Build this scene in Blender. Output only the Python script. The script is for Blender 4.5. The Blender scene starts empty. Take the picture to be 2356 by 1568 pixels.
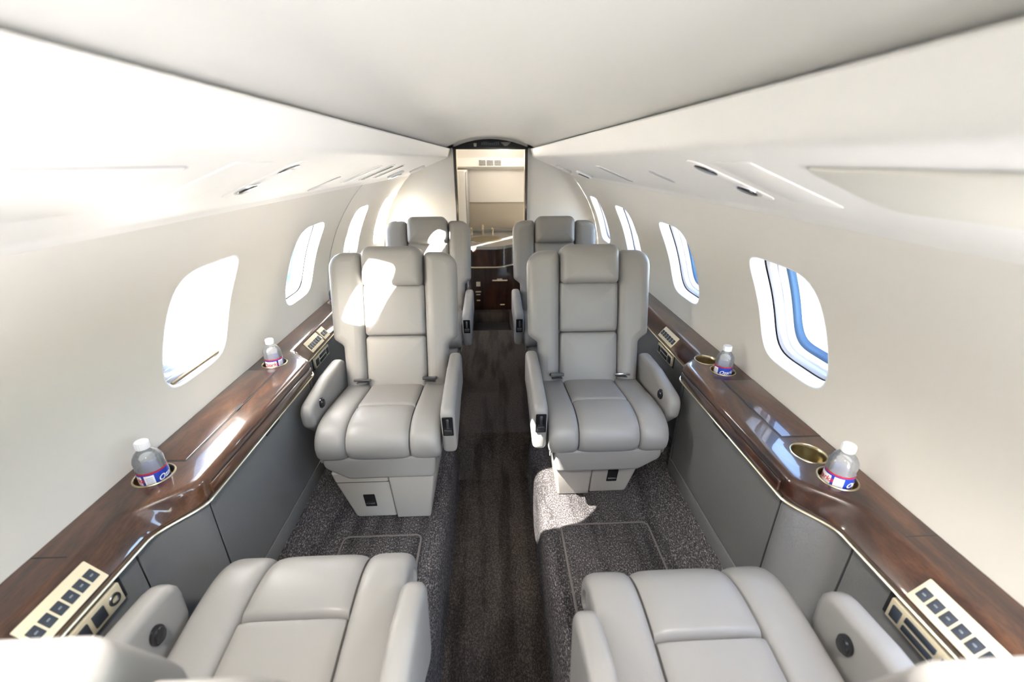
import bpy, bmesh, math, random
from mathutils import Vector, Matrix
random.seed(7)
sc = bpy.context.scene
C = sc.collection
PI = math.pi
E = 1.22            # eye height above the seat platform (z = 0)
W_, H_ = 2356., 1568.
FPX, VX, VY = 985., 1129., 366.

# ------------------------------------------------------------------ camera
pitch = math.atan((H_/2-VY)/FPX)
yaw = math.atan((W_/2-VX)/math.hypot(FPX, H_/2-VY))
fw = Vector((math.sin(yaw)*math.cos(pitch), math.cos(yaw)*math.cos(pitch), -math.sin(pitch)))
cd = bpy.data.cameras.new('camera'); cam = bpy.data.objects.new('camera', cd); C.objects.link(cam)
cam.location = (0, 0, E)
cam.rotation_euler = fw.to_track_quat('-Z', 'Y').to_euler()
cd.sensor_width = 36.0; cd.lens = FPX/W_*36.0; cd.clip_start = 0.02; cd.clip_end = 500
cd.dof.use_dof = True; cd.dof.focus_distance = 1.5; cd.dof.aperture_fstop = 2.8
sc.camera = cam

# ------------------------------------------------------------------ world, sun, exposure
world = bpy.data.worlds.new('sky'); sc.world = world; world.use_nodes = True
nt = world.node_tree; nt.nodes.clear()
wo = nt.nodes.new('ShaderNodeOutputWorld'); bg = nt.nodes.new('ShaderNodeBackground')
sky = nt.nodes.new('ShaderNodeTexSky'); sky.sky_type = 'NISHITA'; sky.sun_disc = False
SUND = Vector((1.0, 1.40, -0.27)).normalized()      # direction the sunlight travels
sky.sun_elevation = math.radians(32); sky.sun_rotation = math.atan2(-SUND.x, -SUND.y)
sky.air_density = 1.0; sky.dust_density = 2.5; sky.ozone_density = 1.0
bg.inputs['Strength'].default_value = 1.0
nt.links.new(sky.outputs[0], bg.inputs[0]); nt.links.new(bg.outputs[0], wo.inputs[0])
sl = bpy.data.lights.new('sun', 'SUN'); sl.energy = 75.0; sl.angle = math.radians(0.6); sl.color = (1.0, .95, .86)
so = bpy.data.objects.new('sun', sl); C.objects.link(so); so.location = (-4, -5, 6)
so.rotation_euler = SUND.to_track_quat('-Z', 'Y').to_euler()
sc.view_settings.view_transform = 'Standard'; sc.view_settings.look = 'None'
sc.view_settings.gamma = 1.0; sc.view_settings.use_curve_mapping = False
sc.view_settings.exposure = 2.0

# ------------------------------------------------------------------ materials
M = {}
def mat(name, col, rough=.5, metal=0., coat=0., spec=.5, trans=0., ior=1.45):
    m = bpy.data.materials.new(name); m.use_nodes = True
    b = m.node_tree.nodes['Principled BSDF']
    b.inputs['Base Color'].default_value = (*col, 1); b.inputs['Roughness'].default_value = rough
    b.inputs['Metallic'].default_value = metal; b.inputs['Coat Weight'].default_value = coat
    b.inputs['Coat Roughness'].default_value = .04
    b.inputs['Specular IOR Level'].default_value = spec
    b.inputs['Transmission Weight'].default_value = trans; b.inputs['IOR'].default_value = ior
    M[name] = m; return m
def nodes(m): return m.node_tree.nodes, m.node_tree.links, m.node_tree.nodes['Principled BSDF']
def tex(m, kind, scale, stretch=(1, 1, 1), detail=4, obj=True, rough=.5):
    n, l, b = nodes(m)
    tc = n.new('ShaderNodeTexCoord'); mp = n.new('ShaderNodeMapping'); mp.inputs['Scale'].default_value = stretch
    t = n.new(kind); t.inputs['Scale'].default_value = scale
    if 'Detail' in t.inputs: t.inputs['Detail'].default_value = detail
    if kind == 'ShaderNodeTexNoise': t.inputs['Roughness'].default_value = rough
    l.new(tc.outputs['Object'], mp.inputs[0]); l.new(mp.outputs[0], t.inputs['Vector'])
    return t
def ramp(m, fac, stops):
    n, l, b = nodes(m); r = n.new('ShaderNodeValToRGB')
    e = r.color_ramp.elements
    e[0].position, e[0].color = stops[0][0], (*stops[0][1], 1)
    e[1].position, e[1].color = stops[-1][0], (*stops[-1][1], 1)
    for p, c in stops[1:-1]:
        x = e.new(p); x.color = (*c, 1)
    l.new(fac, r.inputs[0]); return r.outputs[0]
def bump(m, fac, strength, dist):
    n, l, b = nodes(m); k = n.new('ShaderNodeBump'); k.inputs['Strength'].default_value = strength
    k.inputs['Distance'].default_value = dist; l.new(fac, k.inputs['Height']); l.new(k.outputs[0], b.inputs['Normal'])
def mixc(m, a, bb, fac, mode='MIX'):
    n, l, b = nodes(m); x = n.new('ShaderNodeMix'); x.data_type = 'RGBA'; x.blend_type = mode
    if hasattr(fac, 'node'): l.new(fac, x.inputs[0])
    else: x.inputs[0].default_value = fac
    for i, v in ((6, a), (7, bb)):
        if hasattr(v, 'node'): l.new(v, x.inputs[i])
        else: x.inputs[i].default_value = (*v, 1)
    return x.outputs[2]
def base(m, sock):
    n, l, b = nodes(m); l.new(sock, b.inputs['Base Color'])

m = mat('leather', (.24, .232, .224), .42, spec=.45)
t = tex(m, 'ShaderNodeTexVoronoi', 420); bump(m, t.outputs['Distance'], .12, .0006)
m = mat('seat_plastic', (.37, .35, .32), .5)
t = tex(m, 'ShaderNodeTexNoise', 500); bump(m, t.outputs['Fac'], .15, .0004)
m = mat('wall_cream', (.74, .715, .665), .75, spec=.2)
t = tex(m, 'ShaderNodeTexNoise', 260, detail=3); bump(m, t.outputs['Fac'], .2, .0006)
m = mat('panel_white', (.80, .785, .755), .55, spec=.3)
m = mat('ceiling_white', (.74, .725, .69), .7, spec=.2)
t = tex(m, 'ShaderNodeTexNoise', 300, detail=2); bump(m, t.outputs['Fac'], .1, .0005)
m = mat('hatch_shaded', (.72, .70, .63), .6)  # right hatch only: its weaker light is put into the colour
m = mat('rail_tan', (.24, .18, .11), .5)
m = mat('reveal_white', (.83, .84, .85), .3)
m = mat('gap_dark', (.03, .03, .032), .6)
m = mat('track_grey', (.42, .42, .43), .4)
m = mat('seal_blue', (.06, .13, .24), .5)
m = mat('grey_leather', (.15, .15, .15), .5, spec=.4)
t = tex(m, 'ShaderNodeTexVoronoi', 300); bump(m, t.outputs['Distance'], .35, .0012)
def carpet(name, dark, mid, light):
    m = mat(name, mid, .95, spec=.05)
    a = tex(m, 'ShaderNodeTexNoise', 240, (1, .6, 1), 4, rough=.75)
    c1 = ramp(m, a.outputs['Fac'], [(.40, dark), (.54, mid), (.67, light)])
    s = tex(m, 'ShaderNodeTexNoise', 3.2, (4.2, .55, 1), 3)
    c2 = ramp(m, s.outputs['Fac'], [(.38, (.55, .55, .55)), (.52, (1, 1, 1))])
    base(m, mixc(m, c1, c2, 1.0, 'MULTIPLY'))
    n, l, b = nodes(m); bump(m, a.outputs['Fac'], .8, .004)
carpet('carpet', (.040, .036, .037), (.090, .082, .083), (.36, .345, .35))
carpet('carpet_aisle', (.035, .029, .026), (.072, .060, .052), (.14, .12, .105))
m = mat('mat_binding', (.13, .115, .11), .9)
def wood(name, stretch, dk=1.):
    m = mat(name, (.1, .04, .02), .28, coat=1.0)
    a = tex(m, 'ShaderNodeTexNoise', 9, stretch, 7, rough=.62)
    n, l, b = nodes(m); a.inputs['Distortion'].default_value = 1.2
    c = ramp(m, a.outputs['Fac'], [(.30, (.012, .005, .0035)), (.47, (.042, .016, .009)), (.60, (.085, .034, .016)), (.75, (.14, .062, .029))])
    f = tex(m, 'ShaderNodeTexNoise', 60, tuple(3*v for v in stretch), 3)
    base(m, mixc(m, c, ramp(m, f.outputs['Fac'], [(.35, (.7*dk,)*3), (.6, (dk,)*3)]), 1.0, 'MULTIPLY'))
wood('walnut', (1.6, .35, 1.6))
wood('walnut_dark', (2.2, 2.2, .3), .45)
m = mat('brass', (.50, .44, .30), .28, metal=1.0)
m = mat('brass_trim', (.78, .68, .50), .3, metal=.8)
m = mat('bezel_cream', (.74, .66, .48), .4, metal=.25)
m = mat('button_slate', (.035, .042, .055), .4)
m = mat('icon_pale', (.18, .20, .23), .5)
m = mat('black_gloss', (.012, .012, .014), .2)
m = mat('chrome', (.75, .75, .77), .15, metal=1.0)
m = mat('dark_metal', (.16, .16, .17), .35, metal=.9)
m = mat('webbing', (.10, .10, .10), .8)
m = mat('cap_white', (.82, .83, .85), .45)
m = mat('label_blue', (.015, .05, .36), .3)
m = mat('label_red', (.50, .015, .03), .3)
m = mat('label_white', (.80, .80, .80), .35)
m = mat('label_print', (.25, .32, .5), .35)
m = mat('stone_counter', (.25, .245, .23), .25, coat=.4)
m = mat('lav_white', (.78, .75, .70), .6)
m = mat('lav_beige', (.42, .37, .30), .8)
m = mat('lav_grey', (.36, .36, .36), .4)
m = mat('dark_slot', (.02, .02, .02), .8)
m = mat('sign_print', (.33, .31, .27), .5)
m = mat('rubber_mat', (.012, .010, .010), .75)
m = mat('apron', (.46, .45, .43), .9)
# window pane: clear with a faint reflection
m = bpy.data.materials.new('pane'); m.use_nodes = True; n = m.node_tree.nodes; l = m.node_tree.links; n.clear()
o_ = n.new('ShaderNodeOutputMaterial'); a_ = n.new('ShaderNodeBsdfTransparent'); g_ = n.new('ShaderNodeBsdfGlossy'); x_ = n.new('ShaderNodeMixShader')
g_.inputs['Roughness'].default_value = .02; x_.inputs[0].default_value = .05
l.new(a_.outputs[0], x_.inputs[1]); l.new(g_.outputs[0], x_.inputs[2]); l.new(x_.outputs[0], o_.inputs[0]); M['pane'] = m
m = bpy.data.materials.new('bottle_clear'); m.use_nodes = True; n = m.node_tree.nodes; l = m.node_tree.links; n.clear()
o_ = n.new('ShaderNodeOutputMaterial'); a_ = n.new('ShaderNodeBsdfTransparent'); g_ = n.new('ShaderNodeBsdfGlossy'); x_ = n.new('ShaderNodeMixShader'); w_ = n.new('ShaderNodeLayerWeight')
d_ = n.new('ShaderNodeBsdfDiffuse'); d_.inputs[0].default_value = (.85, .88, .92, 1); y_ = n.new('ShaderNodeMixShader'); y_.inputs[0].default_value = .22
g_.inputs['Roughness'].default_value = .03; w_.inputs['Blend'].default_value = .35; a_.inputs[0].default_value = (.93, .95, .97, 1)
l.new(a_.outputs[0], y_.inputs[1]); l.new(d_.outputs[0], y_.inputs[2]); l.new(w_.outputs['Fresnel'], x_.inputs[0])
l.new(y_.outputs[0], x_.inputs[1]); l.new(g_.outputs[0], x_.inputs[2]); l.new(x_.outputs[0], o_.inputs[0]); M['bottle_clear'] = m
# sheer pleated shade fabric: part see-through, part translucent
m = bpy.data.materials.new('sheer_fabric'); m.use_nodes = True; n = m.node_tree.nodes; l = m.node_tree.links; n.clear()
o_ = n.new('ShaderNodeOutputMaterial'); a_ = n.new('ShaderNodeBsdfTransparent'); g_ = n.new('ShaderNodeBsdfTranslucent'); x_ = n.new('ShaderNodeMixShader')
g_.inputs['Color'].default_value = (.9, .88, .84, 1); x_.inputs[0].default_value = .6
l.new(a_.outputs[0], x_.inputs[1]); l.new(g_.outputs[0], x_.inputs[2]); l.new(x_.outputs[0], o_.inputs[0]); M['sheer_fabric'] = m
m = bpy.data.materials.new('lamp_glow'); m.use_nodes = True; n = m.node_tree.nodes; l = m.node_tree.links; n.clear()
o_ = n.new('ShaderNodeOutputMaterial'); e_ = n.new('ShaderNodeEmission'); e_.inputs[0].default_value = (1, .86, .66, 1); e_.inputs[1].default_value = 1.2
l.new(e_.outputs[0], o_.inputs[0]); M['lamp_glow'] = m

# ------------------------------------------------------------------ helpers
def link(name, bm, mt, parent=None, smooth=True, doubles=0, recalc=True):
    if doubles: bmesh.ops.remove_doubles(bm, verts=bm.verts, dist=doubles)
    if recalc: bmesh.ops.recalc_face_normals(bm, faces=bm.faces)
    me = bpy.data.meshes.new(name); bm.to_mesh(me); bm.free()
    if smooth:
        for p in me.polygons: p.use_smooth = True
        try: me.set_sharp_from_angle(angle=math.radians(42))
        except Exception: pass
    me.materials.append(M[mt])
    o = bpy.data.objects.new(name, me); C.objects.link(o)
    if parent is not None: put(o, parent)
    return o
def put(o, parent):
    o.parent = parent
    if parent.get('world_parts'):
        o.matrix_parent_inverse = Matrix.Translation(-Vector(parent.location))
def thing(name, label, cat, loc=(0, 0, 0), rotz=0., group=None, world=False):
    o = bpy.data.objects.new(name, None); C.objects.link(o); o.location = loc; o.rotation_euler = (0, 0, rotz)
    o.empty_display_size = .05
    o['label'] = label; o['category'] = cat
    if group: o['group'] = group
    if world: o['world_parts'] = 1
    return o
def struct(o): o['kind'] = 'structure'; return o
def grid(bm, rows, close_u=False):
    vs = [[bm.verts.new(p) for p in r] for r in rows]
    for i in range(len(vs)-1):
        n_ = len(vs[i])
        for j in range(n_ if close_u else n_-1):
            k = (j+1) % n_
            try: bm.faces.new((vs[i][j], vs[i][k], vs[i+1][k], vs[i+1][j]))
            except ValueError: pass
    return vs
def rpoly(corners, d, ns):
    """polygon of (x, y, r), counter-clockwise, moved inward by d, corners rounded"""
    n_ = len(corners); P = [Vector((c[0], c[1])) for c in corners]
    dirs = [(P[(i+1) % n_]-P[i]).normalized() for i in range(n_)]
    nor = [Vector((-v.y, v.x)) for v in dirs]
    Q = []
    for i in range(n_):
        a, b = nor[i-1], nor[i]; k = 1+a.dot(b)
        Q.append(P[i]+(a+b)*(d/max(k, .15)))
    out = []
    for i in range(n_):
        a, b = dirs[i-1], dirs[i]; cr = a.x*b.y-a.y*b.x; ang = math.atan2(cr, a.dot(b))
        r = corners[i][2]; r = max(r-d, .0008) if ang > 0 else r+d
        tl = r*math.tan(abs(ang)/2)
        lim = .49*min((Q[i]-Q[i-1]).length, (Q[(i+1) % n_]-Q[i]).length)
        if tl > lim: tl = lim
        if abs(ang) < 1e-3:
            out += [Q[i]]*(ns+1); continue
        r = tl/math.tan(abs(ang)/2)
        s = 1 if ang > 0 else -1
        cen = Q[i]-a*tl+Vector((-a.y, a.x))*r*s
        st = Q[i]-a*tl-cen
        for j in range(ns+1):
            th = ang*j/ns; c_, s_ = math.cos(th), math.sin(th)
            out.append(cen+Vector((st.x*c_-st.y*s_, st.x*s_+st.y*c_)))
    return out
def slab(corners, t, r, fn, ns=4, nr=4, crown=0., cw=.04, back=True, rb=None):
    """rounded slab: outline in (u, v), thickness t along h; fn(u, v, h) -> point"""
    bm = bmesh.new(); rings = []
    rb = r if rb is None else rb
    if back and rb > 0:
        for k in range(nr+1):
            th = PI/2*k/nr; rings.append((rb*(1-math.sin(th)), rb*(1-math.cos(th))))
    else: rings.append((0, 0))
    for k in range(nr+1):
        th = PI/2*k/nr; rings.append((r*(1-math.cos(th)), t-r+r*math.sin(th)))
    if crown:
        for k in range(1, 8):
            f = k/7; rings.append((r+f*cw, t+crown*math.sin(f*PI/2)))
    rows = [[fn(p.x, p.y, h) for p in rpoly(corners, d, ns)] for d, h in rings]
    vs = grid(bm, rows, True)
    bm.faces.new(vs[0]); bm.faces.new(vs[-1])
    return bm
def rect(u0, u1, v0, v1, r): return [(u0, v0, r), (u1, v0, r), (u1, v1, r), (u0, v1, r)]
def box(x0, x1, y0, y1, z0, z1, r=.002):
    r = min(r, .45*min(x1-x0, y1-y0, z1-z0))
    return slab(rect(x0, x1, y0, y1, r), z1-z0, r, lambda u, v, h: (u, v, z0+h), ns=2, nr=2)
def lathe(prof, cx, cy, cz, n=32, cap=True):
    bm = bmesh.new()
    rows = [[(cx+r*math.cos(2*PI*j/n), cy+r*math.sin(2*PI*j/n), cz+z) for j in range(n)] for r, z in prof]
    vs = grid(bm, rows, True)
    if cap: bm.faces.new(vs[0]); bm.faces.new(vs[-1])
    return bm
def tube(pts, r, n=8):
    bm = bmesh.new(); pts = [Vector(p) for p in pts]; rows = []
    for i, p in enumerate(pts):
        d = (pts[min(i+1, len(pts)-1)]-pts[max(i-1, 0)]).normalized()
        a = d.cross(Vector((0, 0, 1)))
        if a.length < 1e-3: a = d.cross(Vector((1, 0, 0)))
        a.normalize(); b = d.cross(a)
        rows.append([p+a*r*math.cos(2*PI*j/n)+b*r*math.sin(2*PI*j/n) for j in range(n)])
    vs = grid(bm, rows, True); bm.faces.new(vs[0]); bm.faces.new(vs[-1]); return bm
def smooth(t): t = max(0., min(1., t)); return t*t*(3-2*t)

# ------------------------------------------------------------------ shell: walls with windows
RW, ZC = .83, E-.69
def wp(s, y, phi, dr=0.): return (s*(RW+dr)*math.cos(phi), y, ZC+(RW+dr)*math.sin(phi))
PSU_B, PSU_L = (.305, E+.012), (.59, E-.100)       # bend and lower edge of the overhead panels
PHI1 = math.asin((E-.100-ZC)/RW)+.01
PHI0 = math.radians(-14)
PHIC = math.radians(21.6)
YF, YB = -1.15, 3.35
WIN = {1: [1.02, 1.71, 2.40, 3.07], -1: [1.10, 1.77, 2.47, 3.12]}
HA, HB, NE = .138, .166, 4.6
NS, NY = 24, 16
def hole(yc, s, th, d, dr):
    a, b = HA-d, HB-d
    r = 1/((abs(math.cos(th))/a)**NE+(abs(math.sin(th))/b)**NE)**(1/NE)
    return wp(s, yc+r*math.cos(th), PHIC+r*math.sin(th)/RW, dr)
def ring_angles():
    hw, s0, s1 = .24, (PHI0-PHIC)*RW, (PHI1-PHIC)*RW
    pts = []
    for i in range(NY): pts.append((-hw+2*hw*i/NY, s0))
    for i in range(NS): pts.append((hw, s0+(s1-s0)*i/NS))
    for i in range(NY): pts.append((hw-2*hw*i/NY, s1))
    for i in range(NS): pts.append((-hw, s1-(s1-s0)*i/NS))
    return pts
RA = ring_angles()
def make_wall(s, name):
    bm = bmesh.new(); ys = [YF]
    def strip(y0, y1):
        n_ = max(1, int((y1-y0)/.12)); grid(bm, [[wp(s, y0+(y1-y0)*i/n_, PHI0+(PHI1-PHI0)*j/NS) for j in range(NS+1)] for i in range(n_+1)])
    cur = .24 if s > 0 else YF
    for yc in WIN[s]:
        if yc-.24 > cur+1e-4: strip(cur, yc-.24)
        rows = []
        for k in range(9):
            f = (k/8)**1.5; row = []
            for (py, ps) in RA:
                th = math.atan2(ps, py); a, b = HA, HB
                r = 1/((abs(math.cos(th))/a)**NE+(abs(math.sin(th))/b)**NE)**(1/NE)
                hy, hs = r*math.cos(th), r*math.sin(th)
                row.append(wp(s, yc+hy+(py-hy)*f, PHIC+(hs+(ps-hs)*f)/RW))
            rows.append(row)
        grid(bm, rows, True); cur = yc+.24
    strip(cur, YB)
    # lower part behind the side panels, down under the floor
    lo = math.radians(-71); y0 = .24 if s > 0 else YF
    grid(bm, [[wp(s, y, PHI0+(lo-PHI0)*j/14) for j in range(15)] for y in (y0, YB)])
    return struct(link(name, bm, 'wall_cream', doubles=.0004))
make_wall(1, 'wall_right'); wl = make_wall(-1, 'wall_left')
struct(link('trim_2', tube([wp(-1, 2.115, PHI0+.01+(PHI1-PHI0-.02)*i/30, .001) for i in range(31)], .0035, 6), 'track_grey'))
nwin = 0
for s in (1, -1):
    for yc in WIN[s]:
        nwin += 1
        kd = .45 if (s < 0 and yc < 1.2) else 1.
        def loops(lst):
            lst = [(dr*kd, d) for dr, d in lst]; bm = bmesh.new(); N = 72
            grid(bm, [[hole(yc, s, 2*PI*j/N, d, dr) for j in range(N)] for dr, d in lst], True); return bm
        w = struct(link('window_%d' % nwin, loops([(-.0004, -.004), (-.0008, -.001), (.0015, .0005), (.006, .002), (.02, .004), (.036, .006)]), 'reveal_white'))
        link('shade_gap', loops([(.036, .006), (.038, .003), (.040, .008)]), 'gap_dark', w)
        link('shade_track', loops([(.040, .008), (.046, .014), (.058, .015), (.064, .013)]), 'track_grey', w)
        link('inner_frame', loops([(.064, .013), (.065, .018), (.075, .021), (.080, .024)]), 'reveal_white', w)
        link('seal', loops([(.080, .024), (.081, .030), (.086, .034), (.090, .036), (.094, .042)]), 'seal_blue', w)
        bm = bmesh.new(); N = 48
        vs = [bm.verts.new(hole(yc, s, 2*PI*j/N, .040, .093*kd)) for j in range(N)]; c = bm.verts.new(wp(s, yc, PHIC, .093*kd))
        for j in range(N): bm.faces.new((vs[j], vs[(j+1) % N], c))
        link('glass_pane', bm, 'pane', w)
# closed pleated shade in the near left window
def make_shade():
    t_ = thing('window_shade', 'white pleated shade drawn down over the oval window beside the long walnut ledge', 'shade', wp(-1, 1.10, PHIC-.19, .02), world=True)
    bm = bmesh.new(); rows = []
    n_ = 44
    for i in range(n_+1):
        f = -1+2*i/n_; sarc = (HB-.0045)*f
        a = (HA-.0045)*(1-abs(f)**NE)**(1/NE)
        dr = .0125+(.0025 if i % 2 else -.0025)
        rows.append([wp(-1, 1.10-a+2*a*j/6, PHIC+sarc/RW, dr) for j in range(7)])
    grid(bm, rows); link('pleated_fabric', bm, 'sheer_fabric', t_, smooth=False)
    f = -.93; a = (HA-.0055)*(1-abs(f)**NE)**(1/NE); ph = PHIC+(HB-.005)*f/RW
    bm = slab(rect(-a, a, -.004, .004, .002), .008, .002, lambda u, v, h: wp(-1, 1.10+u, ph+v/RW, .012-h), ns=2, nr=2)
    link('bottom_rail', bm, 'rail_tan', t_)
make_shade()
# forward wall behind the viewer, right side left open, an invented gap to let daylight in
bm = bmesh.new()
vs = [bm.verts.new((min(p[0], .30), YF, p[2])) for p in [wp(1, YF, math.radians(a)) for a in range(68, 293, 8)]]
bm.faces.new(vs); vs = [bm.verts.new(p) for p in ((.30, YF, -.3), (.83, YF, -.3), (.83, YF, .25), (.30, YF, .25))]; bm.faces.new(vs); struct(link('wall_forward', bm, 'wall_cream'))
bm = bmesh.new(); vs = [bm.verts.new(p) for p in ((-60, -60, -1.6), (60, -60, -1.6), (60, 60, -1.6), (-60, 60, -1.6))]; bm.faces.new(vs)
struct(link('ground', bm, 'apron'))
bm = bmesh.new(); grid(bm, [[((RW+.015)*math.cos(a), y, ZC+(RW+.015)*math.sin(a)) for a in [PHI1-.06+(PI-2*PHI1+.12)*j/20 for j in range(21)]] for y in (YF, YB+1.0)])
struct(link('ceiling_outer', bm, 'apron'))

NEAR_FILL_W = 9.0  # power of the added fill spots over the near seats
# ------------------------------------------------------------------ ceiling
bm = bmesh.new(); rows = []
for y in [YF+i*(YB-YF)/20 for i in range(21)]:
    row = []
    for j in range(25):
        x = -.34+.68*j/24; row.append((x, y, E+.146-.058*(abs(x)/.29)**2.2*(1 if abs(x) < .3 else 1)))
    rows.append(row)
grid(bm, rows); struct(link('ceiling', bm, 'ceiling_white'))
def psu(s, X, y, off=0.):
    d = Vector((PSU_L[0]-PSU_B[0], PSU_L[1]-PSU_B[1])).normalized(); nn = Vector((d.y, -d.x))  # down and inward
    z = PSU_B[1]+(X-PSU_B[0])*(PSU_L[1]-PSU_B[1])/(PSU_L[0]-PSU_B[0])
    return (s*(X+nn.x*off), y, z+nn.y*off)
for s, nm, lb in ((1, 'right', 'white overhead service panel above the wall with four open windows'), (-1, 'left', 'white overhead service panel above the wall with the shaded window')):
    T = thing('overhead_panel', lb, 'overhead panel', (s*.45, 1.1, E-.05), group=None, world=True)
    bm = bmesh.new(); rows = []
    prof = [(.296, .0712), (.291, .071), (.2875, .067), (.2885, .058), (.296, .030), (.2985, .021), (.303, .014), (.312, .0085), (.36, -.0105), (.44, -.042), (.52, -.0735), (.565, -.0905), (.580, -.098), (.587, -.107), (.60, -.112), (.63, -.115)]
    ys = [YF+i*(YB+.006-YF)/24 for i in range(25)]
    grid(bm, [[(s*x, y, E+z) for x, z in prof] for y in ys])
    link('panel_body', bm, 'panel_white', T)
    bm = bmesh.new(); grid(bm, [[(s*x, y, E+z) for x, z in ((.296, .0712), (.306, .062), (.325, .060), (.345, .10))] for y in ys]); link('crease_shade', bm, 'gap_dark', T)  # dark strip paints the shade line of the ceiling crease
    def patch(name, corners, t_, mt, par=T, r=.001, off=0.):
        bm = slab(corners, t_, min(r, t_*.45), lambda u, v, h: psu(s, u, v, off+h), ns=3, nr=2)
        return link(name, bm, mt, par)
    def oval(x0, x1, y0, y1): 
        rr = .48*min(x1-x0, y1-y0); return rect(x0, x1, y0, y1, rr)
    ysl = .78 if s > 0 else .865
    sl_ = patch('lamp_strip', oval(.337, .50, ysl-.024, ysl+.024), .003, 'panel_white', r=.0012)
    patch('reading_light', oval(.352, .392, ysl-.019, ysl+.019), .005, 'black_gloss', sl_)
    ring = patch('air_nozzle', oval(.430, .478, ysl-.022, ysl+.022), .006, 'chrome', sl_)
    patch('nozzle_core', oval(.436, .472, ysl-.017, ysl+.017), .008, 'black_gloss', sl_)
    yn = .15 if s > 0 else .17
    s2 = patch('lamp_strip', oval(.337, .50, yn-.024, yn+.024), .003, 'panel_white', r=.0012)  # unseen strip, added to carry the fill spot
    patch('reading_light', oval(.352, .392, yn-.019, yn+.019), .005, 'lamp_glow', s2)
    nl = bpy.data.lights.new('added_spot', 'SPOT'); nl.energy = NEAR_FILL_W; nl.color = (1, .95, .88); nl.spot_size = math.radians(92); nl.spot_blend = 1.0; nl.shadow_soft_size = .03  # added fill lamp out of view, brightens the near seats
    no_ = bpy.data.objects.new('added_spot', nl); C.objects.link(no_); no_.location = psu(s, .372, yn, .034)
    no_.rotation_euler = Vector((0, .48, -1)).to_track_quat('-Z', 'Y').to_euler()
    # hatch near the viewer with its groove, access panel groove
    yh = .505 if s > 0 else .56
    patch('hatch_groove', [(.352, yh-.30, .02), (.475, yh-.30, .02), (.475, yh+.004, .03), (.352, yh+.004, .012)], .0012, 'track_grey')
    patch('hatch', [(.354, yh-.298, .02), (.472, yh-.298, .02), (.472, yh, .03), (.354, yh, .012)], .0045, 'hatch_shaded' if s > 0 else 'panel_white', r=.002)
    ya = .60 if s > 0 else .64
    patch('access_groove', rect(.340, .495, ya-.004, ya+.115, .006), .0006, 'lav_grey')
    patch('access_cover', rect(.342, .493, ya-.001, ya+.113, .006), .0022, 'panel_white')
    yo = 1.15 if s > 0 else 1.41
    patch('speaker_slot', oval(.400, .472, yo-.014, yo+.014) if s > 0 else oval(.455, .560, yo-.022, yo+.022), .003, 'track_grey')
    for k, yg in enumerate((1.64, 1.86, 2.08) if s < 0 else (1.66,)):
        g_ = patch('grille_frame', rect(.385, .525, yg-.03, yg+.03, .004), .004, 'panel_white')
        patch('grille_face', rect(.392, .518, yg-.024, yg+.024, .003), .0052, 'track_grey' if k == 0 else 'gap_dark', g_)
    yl = 2.50
    lp = patch('lamp_pod', oval(.47, .56, yl-.05, yl+.05), .014, 'reveal_white', r=.006)
    patch('lamp_lens', oval(.485, .545, yl-.034, yl+.034), .017, 'black_gloss', lp)
    patch('second_pod', oval(.42, .52, 2.90, 3.0), .016, 'panel_white', r=.006)

# ------------------------------------------------------------------ aft bulkhead, door opening and header
DX, DZT = .262, E+.066
bm = bmesh.new()
def wallarc(s, n_=26):
    return [wp(s, YB, math.radians(-50)+(PHI1+.9-math.radians(-50))*i/n_) for i in range(n_+1)]
for s in (1, -1):
    outer = wallarc(s); rows = [[], []]
    for p in outer:
        rows[0].append((s*max(abs(p[0]), DX), YB, p[2])); rows[1].append((s*DX, YB, p[2]))
    for j in range(len(outer)-1):
        q = [rows[0][j], rows[0][j+1], rows[1][j+1], rows[1][j]]
        bm.faces.new([bm.verts.new(a) for a in q])
q = [(-.42, YB, E+.073), (.42, YB, E+.073), (.42, YB, E+.30), (-.42, YB, E+.30)]
bm.faces.new([bm.verts.new(a) for a in q])
struct(link('wall_aft', bm, 'wall_cream', smooth=False, doubles=.0002))
tr = struct(link('trim_1', box(-DX-.004, -DX+.014, YB-.022, YB+.03, 0, DZT, .003), 'walnut_dark'))
link('door_jamb', box(DX-.014, DX+.004, YB-.022, YB+.03, 0, DZT, .003), 'walnut_dark', tr)
link('jamb_edge', box(-DX+.014, -DX+.019, YB-.016, YB+.02, 0, DZT, .001), 'bezel_cream', tr)
link('jamb_edge', box(DX-.019, DX-.014, YB-.016, YB+.02, 0, DZT, .001), 'bezel_cream', tr)
# arched header with sign
T = thing('sign_header', 'dark arched header sign over the aft doorway', 'sign', (0, YB, E+.066), world=True)
hc = [(-DX-.006, E+.064, .002)]+[(DX+.006, E+.064, .002)]
for i in range(0, 11):
    f = 1-i/10*2; hc.append((f*(DX+.006), E+.076+.055*(1-f*f), .001))
bm = slab(hc, .02, .002, lambda u, v, h: (u, YB-.002-h, v), ns=1, nr=2)
link('header_board', bm, 'black_gloss', T)
def flat_text(txt, size, x, y, z, mt, parent, name='lettering'):
    cu = bpy.data.curves.new('t', 'FONT'); cu.body = txt; cu.size = size; cu.align_x = 'CENTER'; cu.extrude = .0006
    o = bpy.data.objects.new('t', cu); C.objects.link(o)
    dg = bpy.context.evaluated_depsgraph_get(); me = bpy.data.meshes.new_from_object(o.evaluated_get(dg))
    bpy.data.objects.remove(o); me.materials.clear(); me.materials.append(M[mt])
    for v in me.vertices: v.co = Vector((x+v.co.x, y-v.co.z, z+v.co.y))
    q_ = bpy.data.objects.new(name, me); C.objects.link(q_); put(q_, parent); return q_
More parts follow.
